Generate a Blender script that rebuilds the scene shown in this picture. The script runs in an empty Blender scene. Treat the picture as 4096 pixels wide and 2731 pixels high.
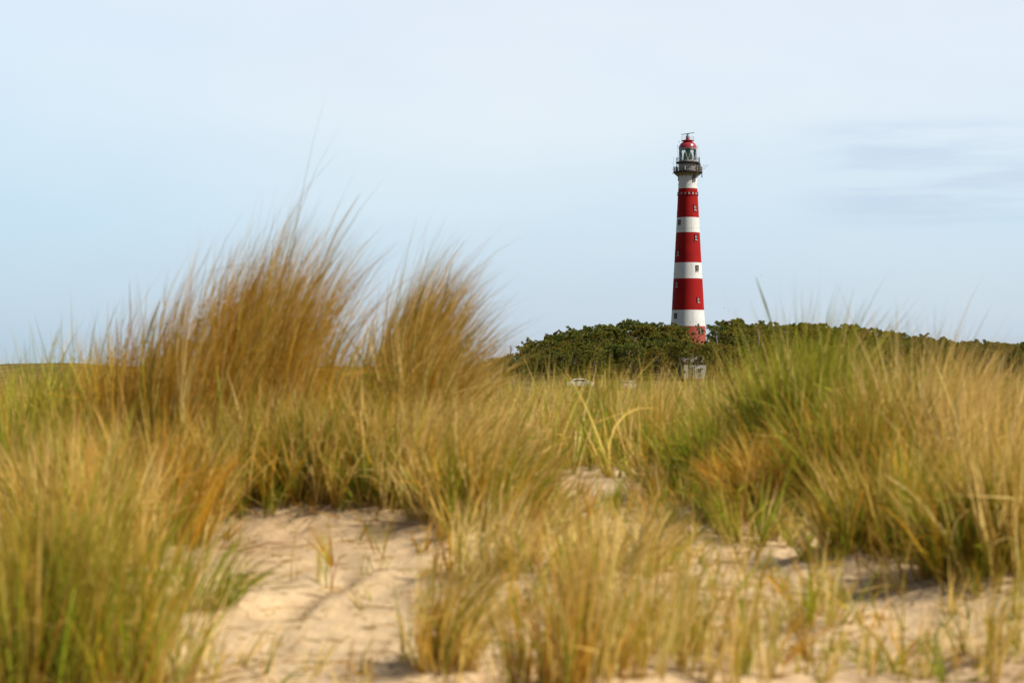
import bpy, math, random
import numpy as np
from mathutils import Vector

R = math.radians
rng = np.random.default_rng(11)
random.seed(11)
scene = bpy.context.scene
COL = scene.collection
PI = math.pi

F = 7623.0          # focal length expressed in pixels of the 4096-wide photograph
HZ = 1460.0         # row of the true horizon in the photograph
ZC = 4.2            # camera height above the far field (world z = 0)

# ------------------------------------------------------------------ helpers
def tag(o, label=None, cat=None, group=None, kind=None):
    if label: o['label'] = label
    if cat: o['category'] = cat
    if group: o['group'] = group
    if kind: o['kind'] = kind
    return o

def empty(name, loc=(0, 0, 0), rz=0.0):
    o = bpy.data.objects.new(name, None)
    o.empty_display_size = 0.3
    COL.objects.link(o)
    o.location = loc
    o.rotation_euler = (0, 0, rz)
    return o

def link_mesh(name, me, parent=None):
    o = bpy.data.objects.new(name, me)
    COL.objects.link(o)
    if parent: o.parent = parent
    return o

class MB:
    """collects shapes and links them as one mesh object"""
    def __init__(self):
        self.v, self.f, self.m = [], [], []
    def add(self, vs, fs, mi=0):
        b = len(self.v)
        self.v += [tuple(p) for p in vs]
        self.f += [tuple(b + i for i in f) for f in fs]
        self.m += [mi] * len(fs)
        return self
    def box(self, c, s, mat=None, mi=0):
        x, y, z = s[0] / 2, s[1] / 2, s[2] / 2
        vs = [Vector((sx * x, sy * y, sz * z)) for sx in (-1, 1) for sy in (-1, 1) for sz in (-1, 1)]
        c = Vector(c)
        vs = [(mat @ p if mat else p) + c for p in vs]
        return self.add(vs, [(0, 1, 3, 2), (4, 6, 7, 5), (0, 4, 5, 1), (2, 3, 7, 6), (0, 2, 6, 4), (1, 5, 7, 3)], mi)
    def tube(self, pts, radii, n=8, mi=0):
        pts = [Vector(p) for p in pts]
        if not hasattr(radii, '__len__'): radii = [radii] * len(pts)
        vs, fs = [], []
        for i, p in enumerate(pts):
            t = (pts[min(i + 1, len(pts) - 1)] - pts[max(i - 1, 0)]).normalized()
            a = Vector((1, 0, 0)) if abs(t.x) < 0.8 else Vector((0, 1, 0))
            u = t.cross(a).normalized(); w = t.cross(u).normalized()
            for k in range(n):
                an = 2 * PI * k / n
                vs.append(p + (u * math.cos(an) + w * math.sin(an)) * radii[i])
        for i in range(len(pts) - 1):
            for k in range(n):
                a = i * n + k; b = i * n + (k + 1) % n
                fs.append((a, b, b + n, a + n))
        fs.append(tuple(range(n - 1, -1, -1)))
        fs.append(tuple(range((len(pts) - 1) * n, len(pts) * n)))
        return self.add(vs, fs, mi)
    def ring(self, z, r, tr, n=48, k=5, mi=0):
        pts = [(r * math.cos(2 * PI * i / n), r * math.sin(2 * PI * i / n), z) for i in range(n)]
        vs, fs = [], []
        for p in pts:
            d = Vector((p[0], p[1], 0)).normalized()
            for j in range(k):
                a = 2 * PI * j / k
                vs.append(Vector(p) + d * tr * math.cos(a) + Vector((0, 0, tr * math.sin(a))))
        for i in range(n):
            for j in range(k):
                a = i * k + j; b = i * k + (j + 1) % k
                c = ((i + 1) % n) * k + (j + 1) % k; d = ((i + 1) % n) * k + j
                fs.append((a, d, c, b))
        return self.add(vs, fs, mi)
    def lathe(self, prof, n=64, mis=None, cap=True):
        vs, fs, ms = [], [], []
        for (r, z) in prof:
            for k in range(n):
                a = 2 * PI * k / n
                vs.append((r * math.cos(a), r * math.sin(a), z))
        for i in range(len(prof) - 1):
            for k in range(n):
                a = i * n + k; b = i * n + (k + 1) % n
                fs.append((a, b, b + n, a + n)); ms.append(mis[i] if mis else 0)
        if cap:
            fs.append(tuple(range(n - 1, -1, -1))); ms.append(mis[0] if mis else 0)
            fs.append(tuple(range((len(prof) - 1) * n, len(prof) * n))); ms.append(mis[-1] if mis else 0)
        b = len(self.v)
        self.v += vs; self.f += [tuple(b + i for i in f) for f in fs]; self.m += ms
        return self
    def build(self, name, mats, parent=None, smooth=None):
        me = bpy.data.meshes.new(name)
        me.from_pydata(self.v, [], self.f)
        if not isinstance(mats, (list, tuple)): mats = [mats]
        for m in mats: me.materials.append(m)
        me.polygons.foreach_set('material_index', self.m)
        if smooth is not None:
            me.polygons.foreach_set('use_smooth', [True] * len(me.polygons))
            try: me.set_sharp_from_angle(angle=R(smooth))
            except Exception: pass
        me.update()
        return link_mesh(name, me, parent)

# ------------------------------------------------------------------ noise (numpy value noise)
_perm = np.random.default_rng(5).random((256, 256))
def vnoise(x, y):
    xi = np.floor(x).astype(int); yi = np.floor(y).astype(int)
    fx = x - xi; fy = y - yi
    fx = fx * fx * (3 - 2 * fx); fy = fy * fy * (3 - 2 * fy)
    a = _perm[xi % 256, yi % 256]; b = _perm[(xi + 1) % 256, yi % 256]
    c = _perm[xi % 256, (yi + 1) % 256]; d = _perm[(xi + 1) % 256, (yi + 1) % 256]
    return (a * (1 - fx) + b * fx) * (1 - fy) + (c * (1 - fx) + d * fx) * fy - 0.5
def fbm(x, y, o=4):
    s = 0; a = 1.0
    for i in range(o):
        s = s + a * vnoise(x * 2 ** i + 17.3 * i, y * 2 ** i + 9.1 * i); a *= 0.5
    return s
def sstep(a, b, x):
    t = np.clip((x - a) / (b - a), 0, 1)
    return t * t * (3 - 2 * t)

# ------------------------------------------------------------------ materials
def new_mat(name):
    m = bpy.data.materials.new(name); m.use_nodes = True
    nt = m.node_tree
    return m, nt, nt.nodes['Principled BSDF']

def N(nt, t, **kw):
    n = nt.nodes.new(t)
    for k, v in kw.items():
        if k in n.inputs: n.inputs[k].default_value = v
        else: setattr(n, k, v)
    return n

def ramp(nt, stops, interp='LINEAR'):
    n = nt.nodes.new('ShaderNodeValToRGB')
    cr = n.color_ramp; cr.interpolation = interp
    while len(cr.elements) < len(stops): cr.elements.new(0.5)
    for e, (p, c) in zip(cr.elements, stops):
        e.position = p; e.color = (c[0], c[1], c[2], 1)
    return n

def paint(name, col, rough=0.5, var=0.12, scale=1.5, streak=0.0, bump=0.0, spec=0.4):
    """weathered paint: mottling and optional vertical run marks"""
    m, nt, b = new_mat(name)
    tc = N(nt, 'ShaderNodeTexCoord')
    no = N(nt, 'ShaderNodeTexNoise', Scale=scale, Detail=5.0, Roughness=0.6)
    nt.links.new(tc.outputs['Object'], no.inputs['Vector'])
    d = [max(0, c * (1 - var * 1.6)) for c in col]; l = [min(1, c * (1 + var * 0.6)) for c in col]
    r = ramp(nt, [(0.3, d), (0.65, l)])
    nt.links.new(no.outputs['Fac'], r.inputs['Fac'])
    out = r.outputs['Color']
    if streak > 0:
        mp = N(nt, 'ShaderNodeMapping'); mp.inputs['Scale'].default_value = (1.4, 1.4, 0.12)
        nt.links.new(tc.outputs['Object'], mp.inputs['Vector'])
        n2 = N(nt, 'ShaderNodeTexNoise', Scale=2.2, Detail=4.0)
        nt.links.new(mp.outputs['Vector'], n2.inputs['Vector'])
        r2 = ramp(nt, [(0.55, (0, 0, 0)), (0.78, (1, 1, 1))])
        nt.links.new(n2.outputs['Fac'], r2.inputs['Fac'])
        mm = N(nt, 'ShaderNodeMath', operation='MULTIPLY'); mm.inputs[1].default_value = streak
        nt.links.new(r2.outputs['Color'], mm.inputs[0])
        mx = N(nt, 'ShaderNodeMixRGB'); mx.inputs['Color2'].default_value = (col[0] * 0.55, col[1] * 0.48, col[2] * 0.42, 1)
        nt.links.new(mm.outputs[0], mx.inputs['Fac']); nt.links.new(out, mx.inputs['Color1'])
        out = mx.outputs['Color']
    nt.links.new(out, b.inputs['Base Color'])
    b.inputs['Roughness'].default_value = rough
    b.inputs['Specular IOR Level'].default_value = spec
    if bump:
        bp = N(nt, 'ShaderNodeBump', Strength=bump, Distance=0.02)
        nt.links.new(no.outputs['Fac'], bp.inputs['Height']); nt.links.new(bp.outputs['Normal'], b.inputs['Normal'])
    return m

M = {}
M['white'] = paint('white_paint', (0.62, 0.61, 0.58), 0.55, 0.05, 0.8, streak=0.28)
M['red'] = paint('red_paint', (0.285, 0.007, 0.006), 0.7, 0.12, 0.5, streak=0.22, spec=0.12)
M['brick_red'] = paint('faded_red_paint', (0.30, 0.050, 0.025), 0.7, 0.15, 1.2, streak=0.2)
M['dome_red'] = paint('dome_red_paint', (0.30, 0.022, 0.026), 0.32, 0.12, 1.5, spec=0.6)
M['deck'] = paint('dark_iron', (0.048, 0.036, 0.032), 0.6, 0.2, 3)
M['grey'] = paint('grey_paint', (0.28, 0.265, 0.245), 0.6, 0.12, 1.2, streak=0.3)
M['ltgrey'] = paint('pale_grey_paint', (0.38, 0.37, 0.345), 0.6, 0.1, 2)
M['rail'] = paint('rail_iron', (0.16, 0.15, 0.13), 0.55, 0.2, 4)
M['brown'] = paint('brown_window_paint', (0.07, 0.035, 0.026), 0.6, 0.2, 3)
M['pipe'] = paint('cream_pipe', (0.30, 0.27, 0.18), 0.6, 0.15, 3)
M['steel'] = paint('blue_grey_steel', (0.12, 0.14, 0.17), 0.45, 0.15, 3)
M['hut_wall'] = paint('dull_white_wall', (0.25, 0.24, 0.215), 0.8, 0.15, 2, streak=0.4)
M['concrete'] = paint('concrete', (0.33, 0.30, 0.26), 0.85, 0.2, 4)
M['plinth'] = paint('dark_red_plinth', (0.17, 0.03, 0.02), 0.75, 0.2, 2)
M['rooftile'] = paint('grey_brown_roof', (0.09, 0.07, 0.055), 0.8, 0.3, 5)
M['carwhite'] = paint('car_paint_white', (0.75, 0.75, 0.74), 0.22, 0.03, 2, spec=0.6)
M['carsilver'] = paint('car_paint_silver', (0.45, 0.46, 0.47), 0.25, 0.04, 2, spec=0.7)
M['rubber'] = paint('rubber', (0.02, 0.02, 0.02), 0.8, 0.1, 5)
M['gull_white'] = paint('gull_feather', (0.22, 0.20, 0.18), 0.8, 0.1, 5)
M['gull_dark'] = paint('gull_wing_feather', (0.06, 0.055, 0.05), 0.8, 0.1, 5)

def glass_dark():
    m, nt, b = new_mat('dark_window_glass')
    b.inputs['Base Color'].default_value = (0.035, 0.032, 0.032, 1)
    b.inputs['Roughness'].default_value = 0.12
    return m
M['pane'] = glass_dark()

def lantern_glass():
    m = bpy.data.materials.new('clear_lantern_glass'); m.use_nodes = True
    nt = m.node_tree; nt.nodes.clear()
    o = N(nt, 'ShaderNodeOutputMaterial'); t = N(nt, 'ShaderNodeBsdfTransparent'); g = N(nt, 'ShaderNodeBsdfGlossy', Roughness=0.03)
    t.inputs['Color'].default_value = (0.90, 0.95, 0.93, 1)
    fr = N(nt, 'ShaderNodeFresnel', IOR=1.45); mx = N(nt, 'ShaderNodeMixShader')
    nt.links.new(fr.outputs[0], mx.inputs[0]); nt.links.new(t.outputs[0], mx.inputs[1]); nt.links.new(g.outputs[0], mx.inputs[2])
    nt.links.new(mx.outputs[0], o.inputs['Surface'])
    return m
M['glass'] = lantern_glass()

def lens_glass():
    m, nt, b = new_mat('green_lens_glass')
    tc = N(nt, 'ShaderNodeTexCoord')
    wv = N(nt, 'ShaderNodeTexWave', Scale=2.6, Distortion=0.4); wv.bands_direction = 'Z'
    nt.links.new(tc.outputs['Object'], wv.inputs['Vector'])
    r = ramp(nt, [(0.2, (0.09, 0.18, 0.11)), (0.8, (0.22, 0.35, 0.21))])
    nt.links.new(wv.outputs['Fac'], r.inputs['Fac']); nt.links.new(r.outputs['Color'], b.inputs['Base Color'])
    bp = N(nt, 'ShaderNodeBump', Strength=0.6, Distance=0.05)
    nt.links.new(wv.outputs['Fac'], bp.inputs['Height']); nt.links.new(bp.outputs['Normal'], b.inputs['Normal'])
    b.inputs['Roughness'].default_value = 0.18
    return m
M['lens'] = lens_glass()

def blade_mat(name='marram_blade', trans=0.46):
    m = bpy.data.materials.new(name); m.use_nodes = True
    nt = m.node_tree; b = nt.nodes['Principled BSDF']; o = nt.nodes['Material Output']
    at = N(nt, 'ShaderNodeAttribute', attribute_name='Col')
    b.inputs['Roughness'].default_value = 0.6; b.inputs['Specular IOR Level'].default_value = 0.08
    t = N(nt, 'ShaderNodeBsdfTranslucent'); mx = N(nt, 'ShaderNodeMixShader'); mx.inputs[0].default_value = trans
    nt.links.new(at.outputs['Color'], b.inputs['Base Color']); nt.links.new(at.outputs['Color'], t.inputs['Color'])
    nt.links.new(b.outputs[0], mx.inputs[1]); nt.links.new(t.outputs[0], mx.inputs[2]); nt.links.new(mx.outputs[0], o.inputs['Surface'])
    return m
M['blade'] = blade_mat()

def needle_mat():
    m = bpy.data.materials.new('pine_needles'); m.use_nodes = True
    nt = m.node_tree; b = nt.nodes['Principled BSDF']; o = nt.nodes['Material Output']
    oi = N(nt, 'ShaderNodeObjectInfo'); at = N(nt, 'ShaderNodeAttribute', attribute_name='Col')
    r = ramp(nt, [(0.0, (0.75, 0.95, 0.9)), (0.45, (1.0, 1.0, 1.0)), (0.8, (1.12, 1.06, 0.8)), (1.0, (1.28, 1.0, 0.85))])
    nt.links.new(oi.outputs['Random'], r.inputs['Fac'])
    mu = N(nt, 'ShaderNodeMixRGB', blend_type='MULTIPLY'); mu.inputs['Fac'].default_value = 1
    nt.links.new(at.outputs['Color'], mu.inputs['Color1']); nt.links.new(r.outputs['Color'], mu.inputs['Color2'])
    nt.links.new(mu.outputs['Color'], b.inputs['Base Color'])
    b.inputs['Roughness'].default_value = 0.6; b.inputs['Specular IOR Level'].default_value = 0.2
    t = N(nt, 'ShaderNodeBsdfTranslucent'); mx = N(nt, 'ShaderNodeMixShader'); mx.inputs[0].default_value = 0.2
    nt.links.new(mu.outputs['Color'], t.inputs['Color'])
    nt.links.new(b.outputs[0], mx.inputs[1]); nt.links.new(t.outputs[0], mx.inputs[2]); nt.links.new(mx.outputs[0], o.inputs['Surface'])
    return m
M['needle'] = needle_mat()
M['bark'] = paint('pine_bark', (0.10, 0.065, 0.042), 0.9, 0.35, 3)
M['deadwood'] = paint('bleached_dead_wood', (0.27, 0.23, 0.19), 0.85, 0.25, 3)

def ground_mat():
    m, nt, b = new_mat('dune_ground')
    tc = N(nt, 'ShaderNodeTexCoord'); at = N(nt, 'ShaderNodeAttribute', attribute_name='turf')
    # sand: pale, with damper patches and fine grain
    n1 = N(nt, 'ShaderNodeTexNoise', Scale=1.7, Detail=6.0, Roughness=0.62)
    n2 = N(nt, 'ShaderNodeTexNoise', Scale=60.0, Detail=3.0)
    n3 = N(nt, 'ShaderNodeTexNoise', Scale=9.0, Detail=5.0, Roughness=0.65)
    for n in (n1, n2, n3): nt.links.new(tc.outputs['Object'], n.inputs['Vector'])
    rs = ramp(nt, [(0.28, (0.35, 0.240, 0.135)), (0.46, (0.470, 0.338, 0.190)), (0.70, (0.515, 0.380, 0.220))])
    nt.links.new(n1.outputs['Fac'], rs.inputs['Fac'])
    rg = ramp(nt, [(0.33, (0.70, 0.68, 0.66)), (0.58, (1.04, 1.03, 1.02))])
    nt.links.new(n3.outputs['Fac'], rg.inputs['Fac'])
    mu = N(nt, 'ShaderNodeMixRGB', blend_type='MULTIPLY'); mu.inputs['Fac'].default_value = 0.8
    nt.links.new(rs.outputs['Color'], mu.inputs['Color1']); nt.links.new(rg.outputs['Color'], mu.inputs['Color2'])
    # turf of the field beyond: straw, olive and heath brown
    mp = N(nt, 'ShaderNodeMapping'); mp.inputs['Scale'].default_value = (0.35, 0.12, 0.35)
    nt.links.new(tc.outputs['Object'], mp.inputs['Vector'])
    n4 = N(nt, 'ShaderNodeTexNoise', Scale=1.0, Detail=8.0, Roughness=0.7)
    nt.links.new(mp.outputs['Vector'], n4.inputs['Vector'])
    rt = ramp(nt, [(0.32, (0.035, 0.036, 0.007)), (0.44, (0.080, 0.068, 0.012)), (0.54, (0.135, 0.092, 0.022)), (0.70, (0.20, 0.140, 0.042))])
    nt.links.new(n4.outputs['Fac'], rt.inputs['Fac'])
    mx = N(nt, 'ShaderNodeMixRGB')
    nt.links.new(at.outputs['Fac'], mx.inputs['Fac']); nt.links.new(mu.outputs['Color'], mx.inputs['Color1']); nt.links.new(rt.outputs['Color'], mx.inputs['Color2'])
    nt.links.new(mx.outputs['Color'], b.inputs['Base Color'])
    b.inputs['Roughness'].default_value = 0.95; b.inputs['Specular IOR Level'].default_value = 0.1
    ad = N(nt, 'ShaderNodeMath', operation='MULTIPLY_ADD'); ad.inputs[1].default_value = 0.12
    nt.links.new(n2.outputs['Fac'], ad.inputs[0]); nt.links.new(n3.outputs['Fac'], ad.inputs[2])
    bp = N(nt, 'ShaderNodeBump', Strength=0.7, Distance=0.03)
    nt.links.new(ad.outputs[0], bp.inputs['Height']); nt.links.new(bp.outputs['Normal'], b.inputs['Normal'])
    return m
M['ground'] = ground_mat()

# ------------------------------------------------------------------ tussocks of marram: where they stand and how they look
T = [
 # px,   d,   rad,  hgt,   n,   palette, wind, spread, label
 (1030, 5.85, .155, 1.03, 1700, 'amber', .55, .14, 'tallest amber marram tussock, its feathery peak rising highest above the sand'),
 (770, 5.75, .180, .85, 1450, 'amber', .60, .22, 'broad amber tussock directly left of the tallest peak'),
 (560, 5.95, .150, .70, 850, 'brown', .50, .24, 'brown tussock forming the left shoulder of the tall amber mass'),
 (1350, 6.05, .130, .66, 800, 'mixed', .70, .26, 'mixed olive tussock streaming right in the dip between the two tall peaks'),
 (1580, 6.25, .110, .92, 1450, 'amber', .75, .11, 'second tall tussock, golden, swept right towards the wood'),
 (1660, 6.10, .105, .74, 1100, 'straw', .75, .14, 'straw coloured tussock on the right flank of the second tall peak'),
 (1900, 5.70, .130, .42, 850, 'pale', .35, .34, 'pale straw tussock at the left end of the low gap before the wood'),
 (90, 6.60, .20, .60, 380, 'green', .10, .36, 'sparse green tussock at the far left edge below the distant dune'),
 (420, 6.45, .18, .70, 460, 'olive', .30, .30, 'thin green tussock with a few long upright blades left of the amber mass'),
 (120, 5.00, .17, .46, 700, 'olive', .10, .46, 'olive tussock at the left edge, above the near straw clump'),
 (330, 4.40, .17, .44, 800, 'straw', .08, .28, 'straw and amber tussock behind the green clump in the near left corner'),
 (600, 4.75, .15, .44, 700, 'amber', .10, .32, 'rusty tussock at the left end of the open sand'),
 (70, 3.05, .15, .48, 480, 'olive', .03, .15, 'dark olive clump filling the near left corner'),
 (350, 3.10, .13, .46, 500, 'olive', .03, .14, 'upright green and amber clump beside the near left corner'),
 (540, 3.25, .10, .36, 220, 'mixed', .06, .20, 'green and gold clump edging the open sand in the near left'),
 (800, 4.00, .050, .26, 150, 'green', .75, .45, 'small green clump bent right over the open sand'),
 (1010, 5.25, .15, .42, 750, 'mixed', .20, .48, 'green based tussock at the foot of the tallest amber peak'),
 (1330, 5.28, .15, .42, 850, 'mixed', .30, .48, 'mixed green tussock at the back edge of the open sand'),
 (1640, 5.25, .15, .44, 1000, 'straw', .40, .44, 'straw tussock with rusty base below the second tall peak'),
 (1930, 4.95, .15, .36, 620, 'mixed', .40, .50, 'yellow green tussock at the right end of the open sand'),
 (1780, 3.50, .050, .32, 270, 'straw', .85, .34, 'isolated leaning clump with dark rusty foot standing on the sand'),
 (1980, 4.25, .10, .27, 170, 'pale', .50, .44, 'small pale clump behind the isolated leaning clump'),
 (2230, 3.12, .100, .31, 230, 'amber', .10, .22, 'upright amber clump at the near centre'),
 (2480, 3.18, .12, .32, 260, 'straw', .12, .24, 'upright golden clump right beside the near centre amber one'),
 (2420, 4.25, .16, .25, 240, 'pale', .20, .38, 'soft straw tussock behind the near centre clumps'),
 (2690, 3.45, .12, .28, 170, 'mixed', .15, .34, 'green tinged clump at the left end of the right hand sand'),
 (2960, 3.25, .14, .24, 130, 'straw', .15, .36, 'thin see-through straw clump before the right hand sand'),
 (3220, 3.80, .090, .18, 90, 'mixed', .10, .44, 'wispy low clump in the middle of the right hand sand'),
 (3480, 3.35, .060, .15, 40, 'mixed', .15, .44, 'tiny sprig low on the right hand sand'),
 (3990, 3.50, .075, .24, 70, 'mixed', .12, .36, 'small grass sprig at the near right corner'),
 (2880, 5.75, .16, .36, 800, 'green', .10, .50, 'leafy green tussock with rusty foot at the back of the right hand sand'),
 (2640, 7.00, .18, .36, 600, 'mixed', .20, .46, 'mixed tussock behind the hollow in front of the lighthouse'),
 (3060, 6.20, .18, .50, 1000, 'mixed', .22, .40, 'brown and green tussock left of the tall bright green one'),
 (3260, 5.80, .15, .66, 1200, 'green', .24, .28, 'tall bright green tussock standing right of the lighthouse'),
 (3080, 5.30, .15, .30, 650, 'brown', -.45, .70, 'flattened rusty brown tussock lying below the tall green one'),
 (3470, 5.25, .16, .48, 950, 'olive', .18, .42, 'dark olive tussock between the tall green and the pale straw ones'),
 (3720, 5.50, .16, .64, 1050, 'pale', .28, .34, 'tall pale straw tussock fanned against the wood at the right'),
 (3960, 5.10, .16, .52, 850, 'pale', .26, .42, 'straw tussock at the right edge beside the pale fanned one'),
 (3640, 4.50, .14, .38, 720, 'mixed', .12, .44, 'mixed green tussock whose rusty foot meets the right hand sand'),
 (3900, 4.15, .12, .34, 560, 'olive', .15, .44, 'dark olive tussock low at the right edge of the sand'),
 (4110, 4.10, .13, .40, 560, 'straw', .15, .42, 'straw and brown tussock cut by the right edge'),
 (3400, 4.50, .09, .24, 240, 'mixed', .15, .50, 'low spreading green clump on the edge of the right hand sand'),
]
MOUNDS = [((t[0] - 2048) / F * t[1], t[1], max(t[2], .07) * 1.15, 0.045 if t[2] > .1 else .02) for t in T]
_dr = np.random.default_rng(77)
DENTS = []
for i in range(34):                       # trails of footprints across the open sand
    u = i / 33
    DENTS.append((-1.05 + 1.55 * u + _dr.normal(0, .03), 3.5 + 1.7 * u + (.09 if i % 2 else -.09), .05, .08, .030))
for i in range(30):
    u = i / 29
    DENTS.append((2.1 - 1.5 * u + _dr.normal(0, .03), 3.6 + 1.1 * u + (.08 if i % 2 else -.08), .05, .08, .026))
for i in range(70):
    DENTS.append((_dr.uniform(-1.2, 1.9), _dr.uniform(3.3, 5.6), _dr.uniform(.03, .09), _dr.uniform(.05, .12), _dr.uniform(.008, .022)))

# ------------------------------------------------------------------ terrain
# skyline of the wood (photo px -> row of the tree tops), used as the run of the wooded ridge
SKX = np.array([1700, 1900, 1961, 2036, 2084, 2145, 2196, 2260, 2335, 2386, 2427, 2475, 2543, 2614, 2648, 2700, 2746, 2775, 2815, 2845, 2892, 2943, 2974, 2998, 3015, 3049, 3090,
                3144, 3192, 3263, 3290, 3365, 3425, 3442, 3483, 3520, 3554, 3608, 3665, 3689, 3723, 3757, 3797, 3828, 3875, 3892, 3960, 4017, 4071, 4300, 4600, 5000])
SKY = np.array([1462, 1455, 1445, 1407, 1380, 1360, 1336, 1319, 1310, 1299, 1289, 1285, 1282, 1278, 1282, 1298, 1302, 1335, 1330, 1300, 1280, 1277, 1302, 1305, 1295, 1283, 1282,
                1282, 1283, 1292, 1280, 1295, 1298, 1325, 1318, 1318, 1332, 1328, 1342, 1356, 1364, 1348, 1354, 1357, 1359, 1369, 1367, 1369, 1374, 1372, 1385, 1400])
SKS = np.array([np.mean(np.interp(np.linspace(x - 110, x + 110, 23), SKX, SKY)) for x in SKX])
RIDGE_D = 400.0
def sky_top(u, smooth=False):
    return (HZ - np.interp(u, SKX, SKS if smooth else SKY)) / F * RIDGE_D
def tree_h(u):
    return np.clip(0.72 * (sky_top(u, True) + 2.8), 1.8, 7.6)
FRONT = -2.8
def hrel(x, y):
    """ground height relative to the camera"""
    x = np.asarray(x, float); y = np.asarray(y, float)
    d = np.sqrt(x * x + y * y)
    near = np.interp(y, [-30, -6, 0, 3.4, 4.4, 5.5, 6.5, 7.5, 9.5, 14], [-1.2, -.75, -.66, -.575, -.515, -.445, -.405, -.375, -.345, -.33])
    near = near + 0.075 * fbm(x * 0.9 + 3, y * 0.9 + 7, 3) + 0.018 * fbm(x * 4, y * 4, 3) + 0.006 * fbm(x * 17, y * 17, 2)
    nm = (y > 2) & (y < 8) & (np.abs(x) < 4)
    if nm.any():
        xn, yn = x[nm], y[nm]; add = np.zeros(xn.shape)
        for (mx, my, mr, mh) in MOUNDS: add += mh * np.exp(-((xn - mx) ** 2 + (yn - my) ** 2) / (2 * mr * mr))
        for (dx, dy, da, db, dh) in DENTS:
            q = ((xn - dx) / da) ** 2 + ((yn - dy) / db) ** 2
            dh = dh * .5
            add += -dh * np.exp(-q) + dh * .40 * np.exp(-(np.sqrt(q) - 1.7) ** 2 * 3)
        near = near.copy(); near[nm] += add
    crest = 10.5 + 2.0 * fbm(x * 0.15, 2.0 + y * 0, 2)
    k = sstep(0, 1, (y - crest) / 36.0)
    far = -4.2 + 0.5 * fbm(x * 0.02, y * 0.02, 4) * sstep(30, 90, d)
    # low far dune on the left
    far = far + 4.35 * np.exp(-((x + 62) / 30.0) ** 2 - ((y - 255) / 45.0) ** 2) * (1 + 0.12 * fbm(x * 0.06, y * 0.06, 3))
    far = far + 2.2 * np.exp(-((x + 10) / 26.0) ** 2 - ((y - 330) / 40.0) ** 2)
    # wooded ridge
    u = 2048 + F * x / RIDGE_D
    ridge = sky_top(u, True) - tree_h(u)
    lift = np.where((u > 1750), 1.0, sstep(1500, 1750, u))
    z_in = (FRONT - far) * sstep(270, 335, y) * lift
    z_up = (ridge - FRONT) * sstep(338, 398, y) * (1 - sstep(460, 620, y)) * lift
    far = far + z_in + z_up
    side = sstep(60, 200, d) * 0
    z = near * (1 - k) + far * k + side
    return z
def gz(x, y):
    return float(hrel(np.array([x]), np.array([y]))[0]) + ZC

def build_ground():
    azf = np.radians(np.arange(-21, 21.001, 0.15))
    azc = np.radians(np.concatenate([np.arange(21, 339, 3.0)[1:]]))
    az = np.concatenate([azf, azc])
    rr = 0.25 * 1.0105 ** np.arange(0, 970)
    A, Rr = np.meshgrid(az, rr)
    X = np.sin(A) * Rr; Y = np.cos(A) * Rr
    Z = hrel(X, Y) + ZC
    Z = np.where(Rr > 900, Z * np.clip(1 - (Rr - 900) / 1500, 0, 1), Z)
    na, nr = len(az), len(rr)
    co = np.stack([X, Y, Z], -1).reshape(-1, 3)
    co = np.vstack([co, [[0, 0, hrel(np.zeros(1), np.zeros(1))[0] + ZC]]])
    i, j = np.meshgrid(np.arange(nr - 1), np.arange(na), indexing='ij')
    jn = (j + 1) % na
    q = np.stack([i * na + j, (i + 1) * na + j, (i + 1) * na + jn, i * na + jn], -1).reshape(-1, 4)
    faces = [tuple(f) for f in q[:, ::-1].tolist()]
    c = len(co) - 1
    faces += [(c, (k + 1) % na, k) for k in range(na)]
    faces = [f[::-1] for f in faces]
    me = bpy.data.meshes.new('ground')
    me.from_pydata(co.tolist(), [], faces)
    me.materials.append(M['ground'])
    me.polygons.foreach_set('use_smooth', [True] * len(me.polygons))
    d = np.sqrt(co[:, 0] ** 2 + co[:, 1] ** 2)
    t = sstep(11, 30, co[:, 1] + 3 * fbm(co[:, 0] * 0.4, co[:, 1] * 0.4, 3))
    t = np.maximum(t, sstep(20, 40, d))
    a = me.attributes.new('turf', 'FLOAT', 'POINT'); a.data.foreach_set('value', t.astype(np.float32))
    me.update()
    o = link_mesh('ground', me)
    tag(o, kind='structure')
    return o
build_ground()

# ------------------------------------------------------------------ marram grass
STRAW = (0.66, 0.490, 0.130); PALE = (0.80, 0.640, 0.250); ORANGE = (0.60, 0.350, 0.030); BROWN = (0.38, 0.185, 0.024)
GREEN = (0.210, 0.270, 0.022); BRIGHT = (0.310, 0.410, 0.026); OLIVE = (0.36, 0.310, 0.028); GREY = (0.52, 0.44, 0.22)
PAL = {
    'amber': [(ORANGE, 26), (STRAW, 30), (BROWN, 9), (OLIVE, 14), (GREEN, 12), (PALE, 9)],
    'straw': [(STRAW, 32), (PALE, 28), (OLIVE, 14), (ORANGE, 6), (GREEN, 14), (BRIGHT, 4), (BROWN, 2)],
    'pale': [(PALE, 44), (STRAW, 28), (GREY, 12), (OLIVE, 6), (GREEN, 10)],
    'green': [(GREEN, 36), (BRIGHT, 34), (OLIVE, 12), (STRAW, 12), (PALE, 6)],
    'mixed': [(OLIVE, 20), (STRAW, 22), (GREEN, 27), (ORANGE, 8), (PALE, 14), (BRIGHT, 7)],
    'olive': [(OLIVE, 28), (GREEN, 36), (ORANGE, 8), (STRAW, 16), (BRIGHT, 8), (BROWN, 4)],
    'brown': [(BROWN, 22), (ORANGE, 32), (STRAW, 26), (OLIVE, 20)],
}
SEG = 7
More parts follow.
